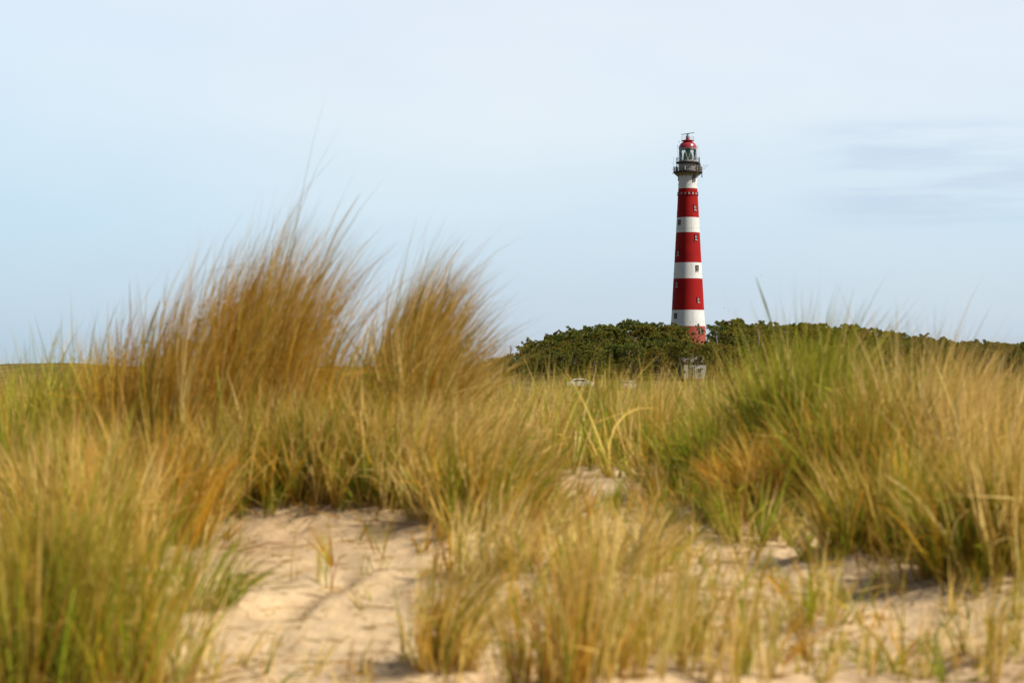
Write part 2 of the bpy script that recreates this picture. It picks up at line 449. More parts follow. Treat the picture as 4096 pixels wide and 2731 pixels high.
def blades(roots, L, h0, hb, w0, cols, tipc, pw=1.7, foot=0.6):
    """roots (n,3); L (n); h0, hb (n,2) start lean and bend; -> verts, quads, colours"""
    n = len(L)
    t = np.linspace(0, 1, SEG + 1)
    tm = (t[1:] + t[:-1]) / 2
    hv = h0[:, None, :] + hb[:, None, :] * (tm[None, :, None] ** pw)
    dv = np.concatenate([hv, np.ones((n, SEG, 1))], -1)
    kk = np.where(rng.random(n) < np.where(L > .6, .02, .09))[0]   # broken stalks
    kv = rng.normal(0, 1.3, (len(kk), 2)); ki = rng.integers(3, SEG, len(kk))
    for q_, b_, i_ in zip(kk, kv, ki):
        dv[q_, i_:, :2] += b_; dv[q_, i_:, 2] = 0.25
    # strong bends droop over
    droop = np.clip(np.linalg.norm(hb, axis=1) - 1.1, 0, 3)[:, None] * tm[None, :] ** 3
    dv[:, :, 2] -= droop
    dv /= np.linalg.norm(dv, axis=-1, keepdims=True)
    step = dv * (L[:, None, None] / SEG)
    P = np.concatenate([np.zeros((n, 1, 3)), np.cumsum(step, 1)], 1) + roots[:, None, :]
    an = rng.random(n) * 2 * PI
    rv = np.stack([np.cos(an), np.sin(an), np.zeros(n)], -1)
    dirs = np.concatenate([dv[:, :1], dv], 1)
    side = np.cross(dirs, rv[:, None, :])
    side /= np.linalg.norm(side, axis=-1, keepdims=True) + 1e-9
    prof = 0.5 * np.clip((0.85 + 0.5 * t) * (1 - t ** 1.4), 0.02, 1)
    pf = np.repeat(prof[None, :], n, 0)
    pan = rng.random(n) < 0.012               # flowering stems: thin stalk, spike at the tip
    pf[pan] = np.where(t > .96, .10, np.where(t > .8, .55, .25))[None, :]
    wv = side * (w0[:, None] * pf)[:, :, None]
    V = np.stack([P - wv, P + wv], 2).reshape(n, (SEG + 1) * 2, 3)
    b = np.arange(n)[:, None, None] * (SEG + 1) * 2
    k = np.arange(SEG)[None, :, None] * 2
    Q = b + k + np.array([0, 1, 3, 2])[None, None, :]
    tt = np.repeat(t, 2)[None, :, None] ** 1.6
    C = cols[:, None, :] * (1 - tt) + tipc[:, None, :] * tt
    ft = foot * np.clip(1 - np.repeat(t, 2)[None, :, None] / 0.30, 0, 1)     # rust brown dead sheaths at the foot
    C = C * (1 - ft) + np.array([0.30, 0.135, 0.030]) * ft
    return V.reshape(-1, 3), Q.reshape(-1, 4), C.reshape(-1, 3)

def mesh_from(name, V, Q, C, mat):
    me = bpy.data.meshes.new(name)
    nv, nq, k = len(V), len(Q), Q.shape[1]
    me.vertices.add(nv); me.vertices.foreach_set('co', V.astype(np.float32).ravel())
    me.loops.add(nq * k); me.loops.foreach_set('vertex_index', Q.astype(np.int32).ravel())
    me.polygons.add(nq); me.polygons.foreach_set('loop_start', (np.arange(nq) * k).astype(np.int32))
    me.polygons.foreach_set('use_smooth', np.ones(nq, bool))
    a = me.color_attributes.new('Col', 'FLOAT_COLOR', 'POINT')
    a.data.foreach_set('color', np.concatenate([C, np.ones((nv, 1))], 1).astype(np.float32).ravel())
    me.materials.append(mat)
    me.update(calc_edges=True); me.validate()
    return me

def pick(pal, n):
    cs = np.array([c for c, w in PAL[pal]]); w = np.array([w for c, w in PAL[pal]], float)
    idx = rng.choice(len(cs), n, p=w / w.sum())
    c = cs[idx] * (0.84 + 0.48 * rng.random((n, 1)))
    tip = c * np.array([1.0, 0.86, 0.8]) * 0.72 + np.array([0.36, 0.20, 0.055]) * 0.28
    return np.clip(c, 0.005, .88), np.clip(tip, 0.005, .85)

def tuft_arrays(rad, hgt, n, pal, wind, spread, wfac=1.0, stiff=0.0, ell=0.8, wisps=0.04):
    tall = hgt > .78
    nz = .62 if tall else 1.0
    wfac = wfac * (.78 if tall else 1.0)
    ns = max(3, n // 6)                       # shoots, each a sheaf of blades from one point
    sh = rng.integers(0, ns, n)
    a = rng.random(ns) * 2 * PI; r = np.sqrt(rng.random(ns)) * (0.6 + 0.75 * rng.random(ns))
    sx, sy = np.cos(a) * r, np.sin(a) * r
    ox, oy, r = sx[sh], sy[sh], r[sh]
    roots = np.stack([ox * rad, oy * rad * ell, np.zeros(n)], -1)
    roots[:, :2] += rng.normal(0, 0.006, (n, 2))
    sl = rng.beta(2.2, 1.5, ns)
    L = hgt * (0.40 + 0.38 * sl[sh] + 0.24 * rng.beta(2.4, 1.6, n)) * (1.05 - 0.25 * r)
    wi = rng.random(n) < wisps
    L[wi] *= 1.06 + 0.20 * rng.random(wi.sum())
    sd_ = rng.normal(0, 0.13 * nz, (ns, 2))
    h0 = np.stack([ox, oy], -1) * spread * (0.4 + 0.9 * rng.random((n, 1))) + sd_[sh] + rng.normal(0, 0.11 * nz, (n, 2))
    if tall: h0[:, 0] = np.where(h0[:, 0] < 0, h0[:, 0] * .55, h0[:, 0])
    h0[:, 0] += wind * 0.10
    hb = np.zeros((n, 2))
    g = wind * (0.35 + 1.1 * rng.random(n))
    hb[:, 0] = g; hb[:, 1] = g * rng.normal(-0.05, 0.35, n)
    hb += h0 * (0.8 + 0.8 * rng.random((n, 1))) * (1 - stiff) + rng.normal(0, 0.14, (n, 2))
    # a few fallen or broken blades
    fl = rng.random(n) < (0.05 if tall else 0.13)
    hb[fl] += rng.normal(0, 1.3, (fl.sum(), 2)); L[fl] *= 0.8
    th = np.where(rng.random(n) < 0.09)[0]               # dead thatch lying round the foot
    ang = rng.random(len(th)) * 2 * PI
    h0[th] = np.stack([np.cos(ang), np.sin(ang)], -1) * rng.uniform(1.8, 6, (len(th), 1)); hb[th] = 0
    L[th] *= rng.uniform(.3, .7, len(th)); roots[th, :2] *= rng.uniform(.8, 1.7, (len(th), 1))
    w0 = (0.0032 + 0.0040 * rng.random(n) ** 1.5) * wfac
    c, tip = pick(pal, n); cs, ts = pick(pal, ns)
    k = (rng.random(n) < 0.72)[:, None]       # most blades of a shoot share its colour
    c = np.where(k, cs[sh] * (0.85 + 0.3 * rng.random((n, 1))), c); tip = np.where(k, ts[sh], tip)
    c[th] = c[th] * .25 + np.array([.33, .20, .06]) * .75; tip[th] = c[th] * .9
    return roots, L, h0, hb, w0, c, tip

TUSSOCK_COUNT = 0
def tussock(px, d, rad, hgt, n, pal, wind, spread, label, stiff=0.0, wfac=1.0, group='marram tussocks on the near dune', name='grass_tussock', ell=0.8, wisps=0.05, pw=1.8):
    x = (px - 2048) / F * d; y = d
    rt, L, h0, hb, w0, c, tip = tuft_arrays(rad, hgt, int(n * 1.2), pal, wind, spread, wfac * (.8 if d < 4 else 1), stiff, ell, wisps)
    z0 = gz(x, y)
    rt[:, 2] = hrel(rt[:, 0] + x, rt[:, 1] + y) + ZC - z0 - 0.012
    V, Q, C = blades(rt, L, h0, hb, w0, c, tip, 2.5 if hgt > .75 else pw)
    o = link_mesh(name, mesh_from(name, V, Q, C, M['blade']))
    o.location = (x, y, z0)
    tag(o, label, 'grass tuft', group)
    return o

for t in T:
    tussock(*t)

def grass_stuff(name, spots, label):
    Vs, Qs, Cs = [], [], []; b = 0
    for (x, y, rad, h, n, pal, wind, spread, wf) in spots:
        rt, L, h0, hb, w0, c, tip = tuft_arrays(rad, h, n, pal, wind, spread, wf)
        rt[:, 0] += x; rt[:, 1] += y
        rt[:, 2] = hrel(rt[:, 0], rt[:, 1]) + ZC - 0.01
        V, Q, C = blades(rt, L, h0, hb, w0, c, tip)
        Vs.append(V); Qs.append(Q + b); Cs.append(C); b += len(V)
    o = link_mesh(name, mesh_from(name, np.vstack(Vs), np.vstack(Qs), np.vstack(Cs), M['blade']))
    tag(o, label, 'grass', kind='stuff')
    return o

spots = []
# grass along the dune crest behind the tussocks
for i in range(330):
    d = 6.6 + 6.4 * rng.random(); px = rng.uniform(-500, 4600)
    if 2060 < px < 2640 and d < 8.6: continue
    h = rng.uniform(.26, .44) * (0.92 if 1950 < px < 2750 else 1.0)
    pal = rng.choice(['mixed', 'straw', 'pale', 'olive', 'green'], p=[.30, .25, .15, .15, .15])
    spots.append(((px - 2048) / F * d, d, rng.uniform(.12, .24), h, int(rng.uniform(45, 100)), pal, .28, .48, 1.15))
for i in range(64):
    d = rng.uniform(7.6, 10.0); px = rng.uniform(2060, 2960)
    spots.append(((px - 2048) / F * d, d, rng.uniform(.12, .24), rng.uniform(.34, .46), int(rng.uniform(40, 80)), rng.choice(['mixed', 'straw', 'green', 'pale', 'pale']), .30, .42, 1.2))
for i in range(150):
    d = rng.uniform(6.8, 9.8); px = rng.uniform(1980, 3150)
    spots.append(((px - 2048) / F * d, d, rng.uniform(.05, .15), rng.uniform(.44, .60), int(rng.uniform(4, 13)),
                  rng.choice(['mixed', 'straw', 'green', 'olive', 'pale']), .30, .40, 1.2))
for i in range(90):
    d = rng.uniform(6.2, 9.5); px = rng.uniform(1980, 4300)
    spots.append(((px - 2048) / F * d, d, rng.uniform(.05, .15), rng.uniform(.46, .68), int(rng.uniform(5, 16)),
                  rng.choice(['mixed', 'straw', 'green', 'amber']), .35, .34, 1.2))
# knee-high growth between the tussocks
for i in range(170):
    d = rng.uniform(4.9, 6.8); px = rng.uniform(-700, 4700)
    if 2010 < px < 2720: continue
    if 700 < px < 1900 and d < 5.3: continue
    spots.append(((px - 2048) / F * d, d, rng.uniform(.08, .16), rng.uniform(.18, .34), int(rng.uniform(30, 80)),
                  rng.choice(['mixed', 'straw', 'olive', 'green']), .22, .55, 1.0))
# thin cover in the central hollow and on the open sand
for i in range(62):
    d = rng.uniform(4.4, 8.2); px = rng.uniform(2030, 2720)
    spots.append(((px - 2048) / F * d, d, rng.uniform(.06, .16), rng.uniform(.12, .26), int(rng.uniform(14, 46)),
                  rng.choice(['mixed', 'straw', 'pale', 'brown']), .30, .7, .9))
for i in range(420):
    d = rng.uniform(3.25, 5.7); px = rng.uniform(-300, 4400)
    if 820 < px < 1720 and rng.random() < .72: continue
    spots.append(((px - 2048) / F * d, d, rng.uniform(.02, .12), rng.uniform(.08, .26), int(rng.uniform(4, 18)),
                  rng.choice(['mixed', 'straw', 'green', 'brown']), .20, .7, .8))
# more tussocks out of frame to both sides
for i in range(40):
    d = rng.uniform(3.4, 8); s = rng.choice([-1, 1]); px = 2048 + s * rng.uniform(2500, 4600)
    spots.append(((px - 2048) / F * d, d, rng.uniform(.12, .2), rng.uniform(.35, .6), 260, rng.choice(['mixed', 'amber', 'olive', 'straw']), .3, .4, 1.0))
grass_stuff('dune_grass', spots, 'thin marram grass growing between the tussocks and along the dune crest')

# coarse tufts over the field beyond
spots = []
for i in range(900):
    d = 26 * (340 / 26.0) ** (rng.random() ** 0.75); px = rng.uniform(-600, 4800)
    spots.append(((px - 2048) / F * d, d, rng.uniform(.3, .9), rng.uniform(.25, .6), 16, rng.choice(['mixed', 'straw', 'olive', 'pale', 'green']), .25, .6, 2.5 + d / 22))
grass_stuff('field_grass', spots, 'rough straw and olive grass covering the field before the wood')

# dry litter on the sand
def litter():
    n = 2600
    px = rng.uniform(-200, 4300, n); d = rng.uniform(3.2, 6.0, n)
    x = (px - 2048) / F * d; y = d
    z = hrel(x, y) + ZC + 0.003
    L = rng.uniform(0.015, 0.11, n) * rng.uniform(0.4, 1, n)
    an = rng.random(n) * 2 * PI
    h0 = np.stack([np.cos(an), np.sin(an)], -1) * 14
    c, tip = pick('brown', n); c *= 0.6
    V, Q, C = blades(np.stack([x, y, z], -1), L, h0, rng.normal(0, 2.0, (n, 2)), rng.uniform(0.002, 0.004, n), c, c)
    o = link_mesh('dry_grass_litter', mesh_from('dry_grass_litter', V, Q, C, M['blade']))
    tag(o, 'bits of dry grass and twig scattered over the sand', 'litter', kind='stuff')
litter()

# ------------------------------------------------------------------ pines
def pine_meshes(seed, sparse=False, low=0.16):
    """unit about 7 m tall; windswept umbrella crown on forked limbs"""
    rg = np.random.default_rng(seed); rs = random.Random(seed)
    H = 7.0
    tb = MB()
    lean = Vector((rg.uniform(-.5, .9), rg.uniform(-.5, .5), 0))
    pts = [Vector((0, 0, -0.6)) + lean * 0, Vector((0, 0, 0.3))]
    for k in range(1, 6):
        q = k / 5
        pts.append(Vector((lean.x * q + rg.normal(0, .10), lean.y * q + rg.normal(0, .10), 0.3 + q * H * 0.72)))
    tb.tube(pts, [.24, .22, .19, .16, .13, .10, .06], 7)
    cl = []
    nl = 9 if sparse else 16
    for k in range(nl):
        q = low + (0.98 - low) * (k + rg.random()) / nl
        i = min(int(q * 5) + 1, 5); base = pts[i].lerp(pts[i + 1], q * 5 - int(q * 5)) if i < 6 else pts[-1]
        an = k * 2.4 + rg.uniform(-.5, .5)
        ln = (2.7 * (1 - 0.55 * max(0, (q - 0.45) / 0.55)) + 0.2) * rg.uniform(.75, 1.1)
        rise = rg.uniform(.25, .9) + 1.2 * (q - 0.3)
        e = base + Vector((math.cos(an) * ln + 0.25 * q, math.sin(an) * ln, rise))
        mid = base.lerp(e, .5) + Vector((rg.normal(0, .15), rg.normal(0, .15), rg.uniform(-.25, .1)))
        tb.tube([base, mid, e], [.075, .05, .02], 5)
        nc = rs.randint(3, 5) if sparse else rs.randint(7, 10)
        for _ in range(nc):
            s = rg.uniform(.72, 1.06)
            c = (mid.lerp(e, (s - .5) * 2) if s > .5 else base.lerp(mid, s * 2)) + Vector((rg.normal(0, .46), rg.normal(0, .46), rg.normal(.12, .15)))
            cl.append((c, rg.uniform(.24, .42)))
    for _ in range(5 if sparse else 12):
        cl.append((pts[-1] + Vector((rg.normal(0, .7), rg.normal(0, .7), rg.uniform(.2, 1.25))), rg.uniform(.22, .40)))
    V, Q, C = [], [], []
    b = 0
    for (c, r) in cl:
        n = 74 if not sparse else 60
        dv = rg.normal(0, 1, (n, 3)); dv[:, 2] = dv[:, 2] * 0.9 + 0.35
        dv /= np.linalg.norm(dv, axis=1, keepdims=True)
        p0 = np.array(c) + dv * r * rg.uniform(.1, .55, (n, 1))
        ax = dv + rg.normal(0, .35, (n, 3)) + np.array([0, 0, .35]); ax /= np.linalg.norm(ax, axis=1, keepdims=True)
        ln = r * rg.uniform(.4, .8, (n, 1))
        sd = np.cross(ax, rg.normal(0, 1, (n, 3))); sd /= np.linalg.norm(sd, axis=1, keepdims=True)
        w = rg.uniform(.030, .058, (n, 1))
        A = p0 - sd * w * .6; B = p0 + sd * w * .6; D = p0 + ax * ln + sd * w; E = p0 + ax * ln - sd * w
        V.append(np.stack([A, B, D, E], 1).reshape(-1, 3))
        Q.append(np.arange(n * 4).reshape(n, 4) + b); b += n * 4
        base = np.array([0.150, 0.158, 0.022]) if rg.random() < .72 else np.array([0.21, 0.172, 0.032])
        base = base * rg.uniform(.8, 1.2)
        cc = base * (0.85 + 0.3 * rg.random((n, 1)))
        C.append(np.repeat(cc, 4, axis=0))
    crown = mesh_from('crown', np.vstack(V), np.vstack(Q), np.vstack(C), M['needle'])
    tm = bpy.data.meshes.new('trunk'); tm.from_pydata(tb.v, [], tb.f); tm.materials.append(M['bark'])
    tm.polygons.foreach_set('use_smooth', [True] * len(tm.polygons)); tm.update()
    return tm, crown
PINES = [pine_meshes(100 + i) for i in range(7)]
HIGH = [pine_meshes(300 + i, False, .48) for i in range(2)]
SPARSE = [pine_meshes(200 + i, True) for i in range(2)]

def pine(x, y, s, sz, rz, var, label, group, name='pine_tree'):
    o = empty(name, (x, y, gz(x, y) - 0.1), rz); o.scale = (s, s, sz)
    tr = link_mesh('trunk', var[0], o); cr = link_mesh('crown', var[1], o)
    tag(o, label, 'pine tree', group)
    return o

TOWER = Vector(((2752 - 2048) / F * 428, 428.0, 0))
n_p = 0
HUTX = (2766 - 2048) / F * 338
for row, d in enumerate(np.concatenate([np.arange(341, 412, 6.4)])):
    step = 5.0
    x0 = (1945 - 2048) / F * d; x1 = (4330 - 2048) / F * d
    xs = np.arange(x0 + (row % 2) * 2.5, x1, step)
    for x in xs:
        x = x + rng.uniform(-1.4, 1.4); y = d + rng.uniform(-2.4, 2.4)
        u = 2048 + F * x / RIDGE_D; px = 2048 + F * x / y
        if (Vector((x, y)) - Vector((TOWER.x, TOWER.y))).length < 7: continue
        if abs(x - HUTX) < 4.6 and y < 346: continue
        skyline = y > 388
        if 2752 < px < 2840 and y > 372: continue
        top = sky_top(u) if skyline else sky_top(u, True)
        g = gz(x, y) - ZC
        h = tree_h(u)
        if y < 372: h = h * rng.uniform(.72, .92)
        if skyline: h = min(max((top * y / RIDGE_D - g) * rng.uniform(.74, 1.10), 1.6), 9)
        if 2738 < px < 2856: h = min(h, (HZ - 1362) / F * y - g - .3)
        s = h / 7.0
        sxy = max(s, .55) * rng.uniform(.92, 1.2)
        if px < 2090:
            lab, grp = 'low stunted pine at the thin left end of the wood', 'stunted pines at the left end of the wood'
        elif skyline and px < 2690:
            lab, grp = 'bushy pine on the rising skyline left of the lighthouse', 'skyline pines left of the lighthouse'
        elif skyline and px < 2830:
            lab, grp = 'bushy pine at the foot of the lighthouse', 'pines hiding the foot of the lighthouse'
        elif skyline and px < 3440:
            lab, grp = 'bushy pine on the level skyline just right of the lighthouse', 'skyline pines right of the lighthouse'
        elif skyline:
            lab, grp = 'bushy pine on the lower skyline towards the right edge', 'skyline pines towards the right edge'
        elif y < 352:
            lab, grp = 'pine at the front edge of the wood beside the field', 'pines along the front edge of the wood'
        else:
            lab, grp = 'pine inside the wood, its crown below the skyline', 'pines inside the wood'
        pine(x, y, sxy, s, rng.uniform(0, 6.28), PINES[rng.integers(0, 7)], lab, grp)
        n_p += 1
print('pines', n_p)
# crowns that stand out
def top_pine(px, ytop, d, var, label, wide=1.0):
    x = (px - 2048) / F * d; g = gz(x, d) - ZC
    h = (HZ - ytop) / F * d - g
    pine(x, d, h / 7.4 * wide, h / 7.4, 1.3, var, label, None)
top_pine(2792, 1284, 399, SPARSE[0], 'sparse pine whose thin open crown stands before the white base of the lighthouse', .5)
top_pine(2700, 1284, 397, SPARSE[1], 'open crowned pine overlapping the left edge of the lighthouse base', .8)
top_pine(2943, 1274, 396, PINES[2], 'pine rising highest just right of the lighthouse', .8)
top_pine(3291, 1277, 395, PINES[4], 'narrow topped pine poking above the skyline behind the tall green tussock', .5)

# bare dead trees
def dead_tree(px, d, ybase, ytop, seed, label, mat='deadwood', lean=0.15):
    x = (px - 2048) / F * d
    z0 = ZC + (HZ - ybase) / F * d; H = (ybase - ytop) / F * d
    z0 = max(z0, gz(x, d)) if False else z0
    rs = random.Random(seed); mb = MB()
    g = gz(x, d)
    base = Vector((0, 0, g - z0 - 0.2))
    stem = [base, Vector((0, 0, 0)), Vector((lean * H * .3, 0, H * .35)), Vector((lean * H * .2, .1, H * .7)), Vector((lean * H * .6, 0, H))]
    mb.tube(stem, [.15, .12, .10, .07, .02], 6)
    o = empty('dead_tree', (x, d, z0))
    mb.build('trunk', M[mat], o, smooth=40)
    br = MB()
    for k in range(9):
        q = rs.uniform(.25, .95); i = 1 + min(2, int(q * 3)); p = stem[i].lerp(stem[i + 1], q * 3 - int(q * 3))
        an = rs.uniform(0, 2 * PI); ln = H * rs.uniform(.22, .45)
        e = p + Vector((math.cos(an) * ln, math.sin(an) * ln * .6, ln * rs.uniform(.1, .8)))
        m_ = p.lerp(e, .5) + Vector((rs.uniform(-.2, .2), 0, rs.uniform(-.2, .2)))
        br.tube([p, m_, e], [.05, .04, .012], 5)
        e2 = m_ + Vector((rs.uniform(-.6, .6), rs.uniform(-.3, .3), rs.uniform(.1, .6)))
        br.tube([m_, e2], [.03, .01], 4)
    br.build('branches' if False else 'bare_crown', M[mat], o, smooth=40)
    tag(o, label, 'dead tree')
top_pine(2722, 1352, 333, HIGH[0], 'high crowned pine hanging over the shaded end of the white hut', .8)
top_pine(2822, 1362, 333.5, HIGH[1], 'high crowned pine hanging over the sunlit end of the white hut', .8)
top_pine(2776, 1402, 333, SPARSE[1], 'small thin pine right in front of the white hut', .8)
dead_tree(4006, 337, 1490, 1425, 3, 'bare bleached dead tree at the edge of the wood on the far right')
dead_tree(2535, 352, 1400, 1350, 4, 'bleached bare branches jutting from the wood left of the lighthouse', lean=.3)
dead_tree(2868, 360, 1362, 1330, 5, 'pale forked dead branch in the wood just right of the lighthouse', lean=-.3)
dead_tree(3035, 362, 1348, 1320, 6, 'short white dead snag in the wood well right of the lighthouse', lean=.02)
dead_tree(2043, 352, 1412, 1388, 8, 'twiggy bare shrub on the thin left end of the wood', 'bark', lean=.1)

# ------------------------------------------------------------------ lighthouse
PXM = F / 428.0
def zr(y): return (HZ - y) / PXM           # height above the camera
TB = gz(TOWER.x, TOWER.y)                    # ground at the tower
def zl(y): return zr(y) + ZC - TB            # local height on the tower
lh = empty('lighthouse', (TOWER.x, TOWER.y, TB))
tag(lh, 'tall lighthouse in broad red and white bands rising from the wood', 'lighthouse')

prof_px = [(700, 36.3), (755, 38.3), (871, 44.5), (931, 47.4), (1051.6, 54.0), (1115, 57.9), (1240.7, 64.6), (1304.6, 68.5)]
PY = [p[0] for p in prof_px]; PR = [p[1] / PXM for p in prof_px]
z_bot = -0.6
def wall_r(z):
    y = HZ - (z - ZC + TB) * PXM
    if y > 1304.6: return PR[-1] + (y - 1304.6) * 0.058 / PXM
    return float(np.interp(y, PY, PR))
prof, mis = [], []
bands = [(1304.6, 'b'), (1240.7, 'w'), (1115, 'r'), (1051.6, 'w'), (931, 'r'), (871, 'w'), (755, 'r'), (700, 'w')]
prof.append((wall_r(z_bot), z_bot))
last = z_bot
MI = {'w': 0, 'r': 1, 'b': 2}
for y, c in bands:
    z1 = zl(y); ns = 5
    for k in range(1, ns + 1):
        z = last + (z1 - last) * k / ns
        prof.append((wall_r(z), z)); mis.append(MI[c])
    last = z1
mb = MB(); mb.lathe(prof, 96, mis)
wall = mb.build('tower_wall', [M['white'], M['red'], M['brick_red']], lh, smooth=30)

# flange rings with bolts between the iron courses, vertical plate seams
mb = MB()
for y in (738, 913, 1096, 1289):
    z = zl(y); r = wall_r(z)
    for k in range(20):
        a = 2 * PI * k / 20 + .1
        mb.tube([(math.cos(a) * (r - .02), math.sin(a) * (r - .02), z), (math.cos(a) * (r + .10), math.sin(a) * (r + .10), z)], .042, 6)
mb.build('bolt_ring', M['rail'], lh)
mb = MB()
for y in (795, 851, 1015, 1175):
    z = zl(y); r = wall_r(z)
    for k in range(20):
        a = 2 * PI * k / 20 + .1
        mb.tube([(math.cos(a) * (r - .02), math.sin(a) * (r - .02), z), (math.cos(a) * (r + .06), math.sin(a) * (r + .06), z)], .035, 6)
mb.build('bolt_ring', M['red'], lh)
mb = MB()
for azd in (12,):
    a = R(azd)
    for (ya, yb) in ((748, 705), (926, 876), (1110, 1056), (1300, 1245)):
        za, zb = zl(ya), zl(yb)
        mb.tube([(math.sin(a) * (wall_r(za) + .004), -math.cos(a) * (wall_r(za) + .004), za), (math.sin(a) * (wall_r(zb) + .004), -math.cos(a) * (wall_r(zb) + .004), zb)], .022, 5)
mb.build('plate_seam', M['ltgrey'], lh)

from mathutils import Matrix
def frame_at(azd, z):
    """local axes on the wall: right, out, up, origin"""
    a = R(azd); out = Vector((math.sin(a), -math.cos(a), 0)); right = Vector((math.cos(a), math.sin(a), 0))
    o = out * wall_r(z) + Vector((0, 0, z))
    m = Matrix((right, out, Vector((0, 0, 1)))).transposed()
    return o, m
def tower_window(azd, y, on_white):
    z = zl(y); o, m = frame_at(azd, z)
    w, h = .80, 1.22
    P = lambda x, q, zz: o + m @ Vector((x, q, zz))
    c = MB()
    cas = M['brown'] if on_white else M['red']
    for sx in (-1, 1): c.box(P(sx * (w / 2 - .05), .02, 0), (.10, .22, h), m)
    c.box(P(0, .02, h / 2 - .05), (w - .2, .22, .10), m)
    win = c.build('window', cas, lh)
    pn = MB(); pn.box(P(0, -.01, 0), (w - .2, .12, h - .1), m); pn.build('pane', M['brown'] if on_white else M['pane'], win)
    dm = MB()
    s = .25
    for k in range(4):
        a0 = PI / 2 * k; a1 = PI / 2 * (k + 1)
        dm.tube([P(math.cos(a0) * s, .075, math.sin(a0) * s * 1.15 + .04), P(math.cos(a1) * s, .075, math.sin(a1) * s * 1.15 + .04)], .045, 6)
    dm.tube([P(0, .075, .04 + s * 1.15), P(0, .075, h / 2 - .12)], .035, 6)
    dm.tube([P(0, .075, .04 - s * 1.15), P(0, .075, -h / 2 + .10)], .035, 6)
    dm.build('glazing_bar', M['ltgrey'] if on_white else M['white'], win)
    sl = MB(); sl.box(P(0, .06, -h / 2 - .02), (w + (.1 if on_white else -.1), .30, .12), m)
    sl.build('sill', M['ltgrey'] if on_white else M['white'], win)
for y, ow in ((716, 1), (832, 0), (951, 0), (1074, 1), (1200, 0)):
    tower_window(35.5, y, ow)
for y, ow in ((891, 1), (1013, 0), (1138, 0), (1264, 1)):
    tower_window(-53, y, ow)
tower_window(39, 1322, 1)

# little square bay windows under the top band
for k in range(16):
    azd = -180 + k * 22.5 + 2
    z = zl(776); o, m = frame_at(azd, z)
    P = lambda x, q, zz: o + m @ Vector((x, q, zz))
    b = MB(); b.box(P(0, -.04, 0), (.60, .30, .84), m)
    b.add([P(-.30, .11, -.42), P(.30, .11, -.42), P(.30, -.1, -.75), P(-.30, -.1, -.75)], [(0, 1, 2, 3)])
    bw = b.build('bay_window', M['red'], lh)
    p = MB(); p.box(P(0, .115, .02), (.40, .05, .46), m); p.build('pane', M['grey'], bw)

# galleries
def gz_profile(name, prof_, mat, n=64): 
    b = MB(); b.lathe(prof_, n); return b.build(name, mat, lh, smooth=30)
r_in = 2.05
gz_profile('gallery_cove', [(2.05, zl(703)), (2.2, zl(700)), (2.55, zl(696)), (2.75, zl(693.2))], M['pipe'])
gz_profile('gallery_deck', [(3.22, zl(692)), (3.28, zl(691)), (3.28, zl(686.5)), (3.2, zl(686))], M['deck'])
gz_profile('service_room', [(2.06, zl(686)), (2.06, zl(654)), (2.0, zl(652))], M['grey'])
gz_profile('gallery_deck', [(2.5, zl(654.5)), (2.68, zl(652)), (2.68, zl(649)), (2.6, zl(648.5))], M['deck'])
gz_profile('lantern_kerb', [(2.03, zl(648.5)), (2.03, zl(643)), (1.98, zl(642.6))], M['ltgrey'])
for k in range(16):       # curved iron brackets under the lower gallery
    a = 2 * PI * k / 16 + .12
    c, s = math.cos(a), math.sin(a)
    b = MB()
    b.tube([(c * r, s * r, z) for r, z in ((2.12, zl(708)), (2.35, zl(704)), (2.75, zl(698)), (3.1, zl(692.4)))], .055, 6)
    b.tube([(c * 2.95, s * 2.95, zl(692.4)), (c * 2.7, s * 2.7, zl(694.5)), (c * 2.5, s * 2.5, zl(699.5))], .035, 5)
    b.build('bracket', M['rail'], lh)
def railing(r, y0, h, n, panels=False):
    b = MB(); z0 = zl(y0)
    for k in range(n):
        a = 2 * PI * k / n
        b.tube([(math.cos(a) * r, math.sin(a) * r, z0), (math.cos(a) * r, math.sin(a) * r, z0 + h)], .026 if not panels else .034, 6)
    for q in (1.0, .66, .33): b.ring(z0 + h * q, r, .03 if q < 1 else .04, 64)
    if panels:
        for k in range(n):
            a = 2 * PI * (k + .5) / n
            b.tube([(math.cos(a) * r, math.sin(a) * r, z0), (math.cos(a) * r, math.sin(a) * r, z0 + h)], .016, 4)
    return b.build('railing', M['rail'], lh)
railing(3.16, 686, 1.05, 26, True)
railing(2.6, 649, .98, 22)
# posts holding the upper gallery, equipment boxes on the lower gallery
for k in range(12):
    a = 2 * PI * (k + .4) / 12
    if math.sin(a) < 0 and abs(math.cos(a)) < .80: continue
    b = MB(); b.tube([(math.cos(a) * 2.55, math.sin(a) * 2.55, zl(686)), (math.cos(a) * 2.55, math.sin(a) * 2.55, zl(654))], .06, 6)
    b.build('gallery_post', M['rail'], lh)
def eq_box(azd, r, y0, y1, w, dpt, mat, name='equipment_box'):
    a = R(azd); out = Vector((math.sin(a), -math.cos(a), 0)); right = Vector((math.cos(a), math.sin(a), 0))
    m = Matrix((right, out, Vector((0, 0, 1)))).transposed()
    za, zb = zl(y0), zl(y1)
    b = MB(); b.box(out * r + Vector((0, 0, (za + zb) / 2)), (w, dpt, zb - za), m)
    b.box(out * (r + dpt / 2 + .01) + Vector((0, 0, (za + zb) / 2)), (w * .75, .03, (zb - za) * .8), m)
    b.tube([out * r + Vector((0, 0, zb)), out * r + Vector((0, 0, zb + .12))], w * .2, 6)
    return b.build(name, mat, lh)
eq_box(-16, 3.3, 683, 670, .22, .14, M['white'], 'floodlight')
eq_box(20, 3.28, 684, 662, .14, .12, M['deck'])
eq_box(27, 3.26, 684, 670, .14, .12, M['deck'])
eq_box(63, 2.5, 684, 658, .55, .4, M['brown'])
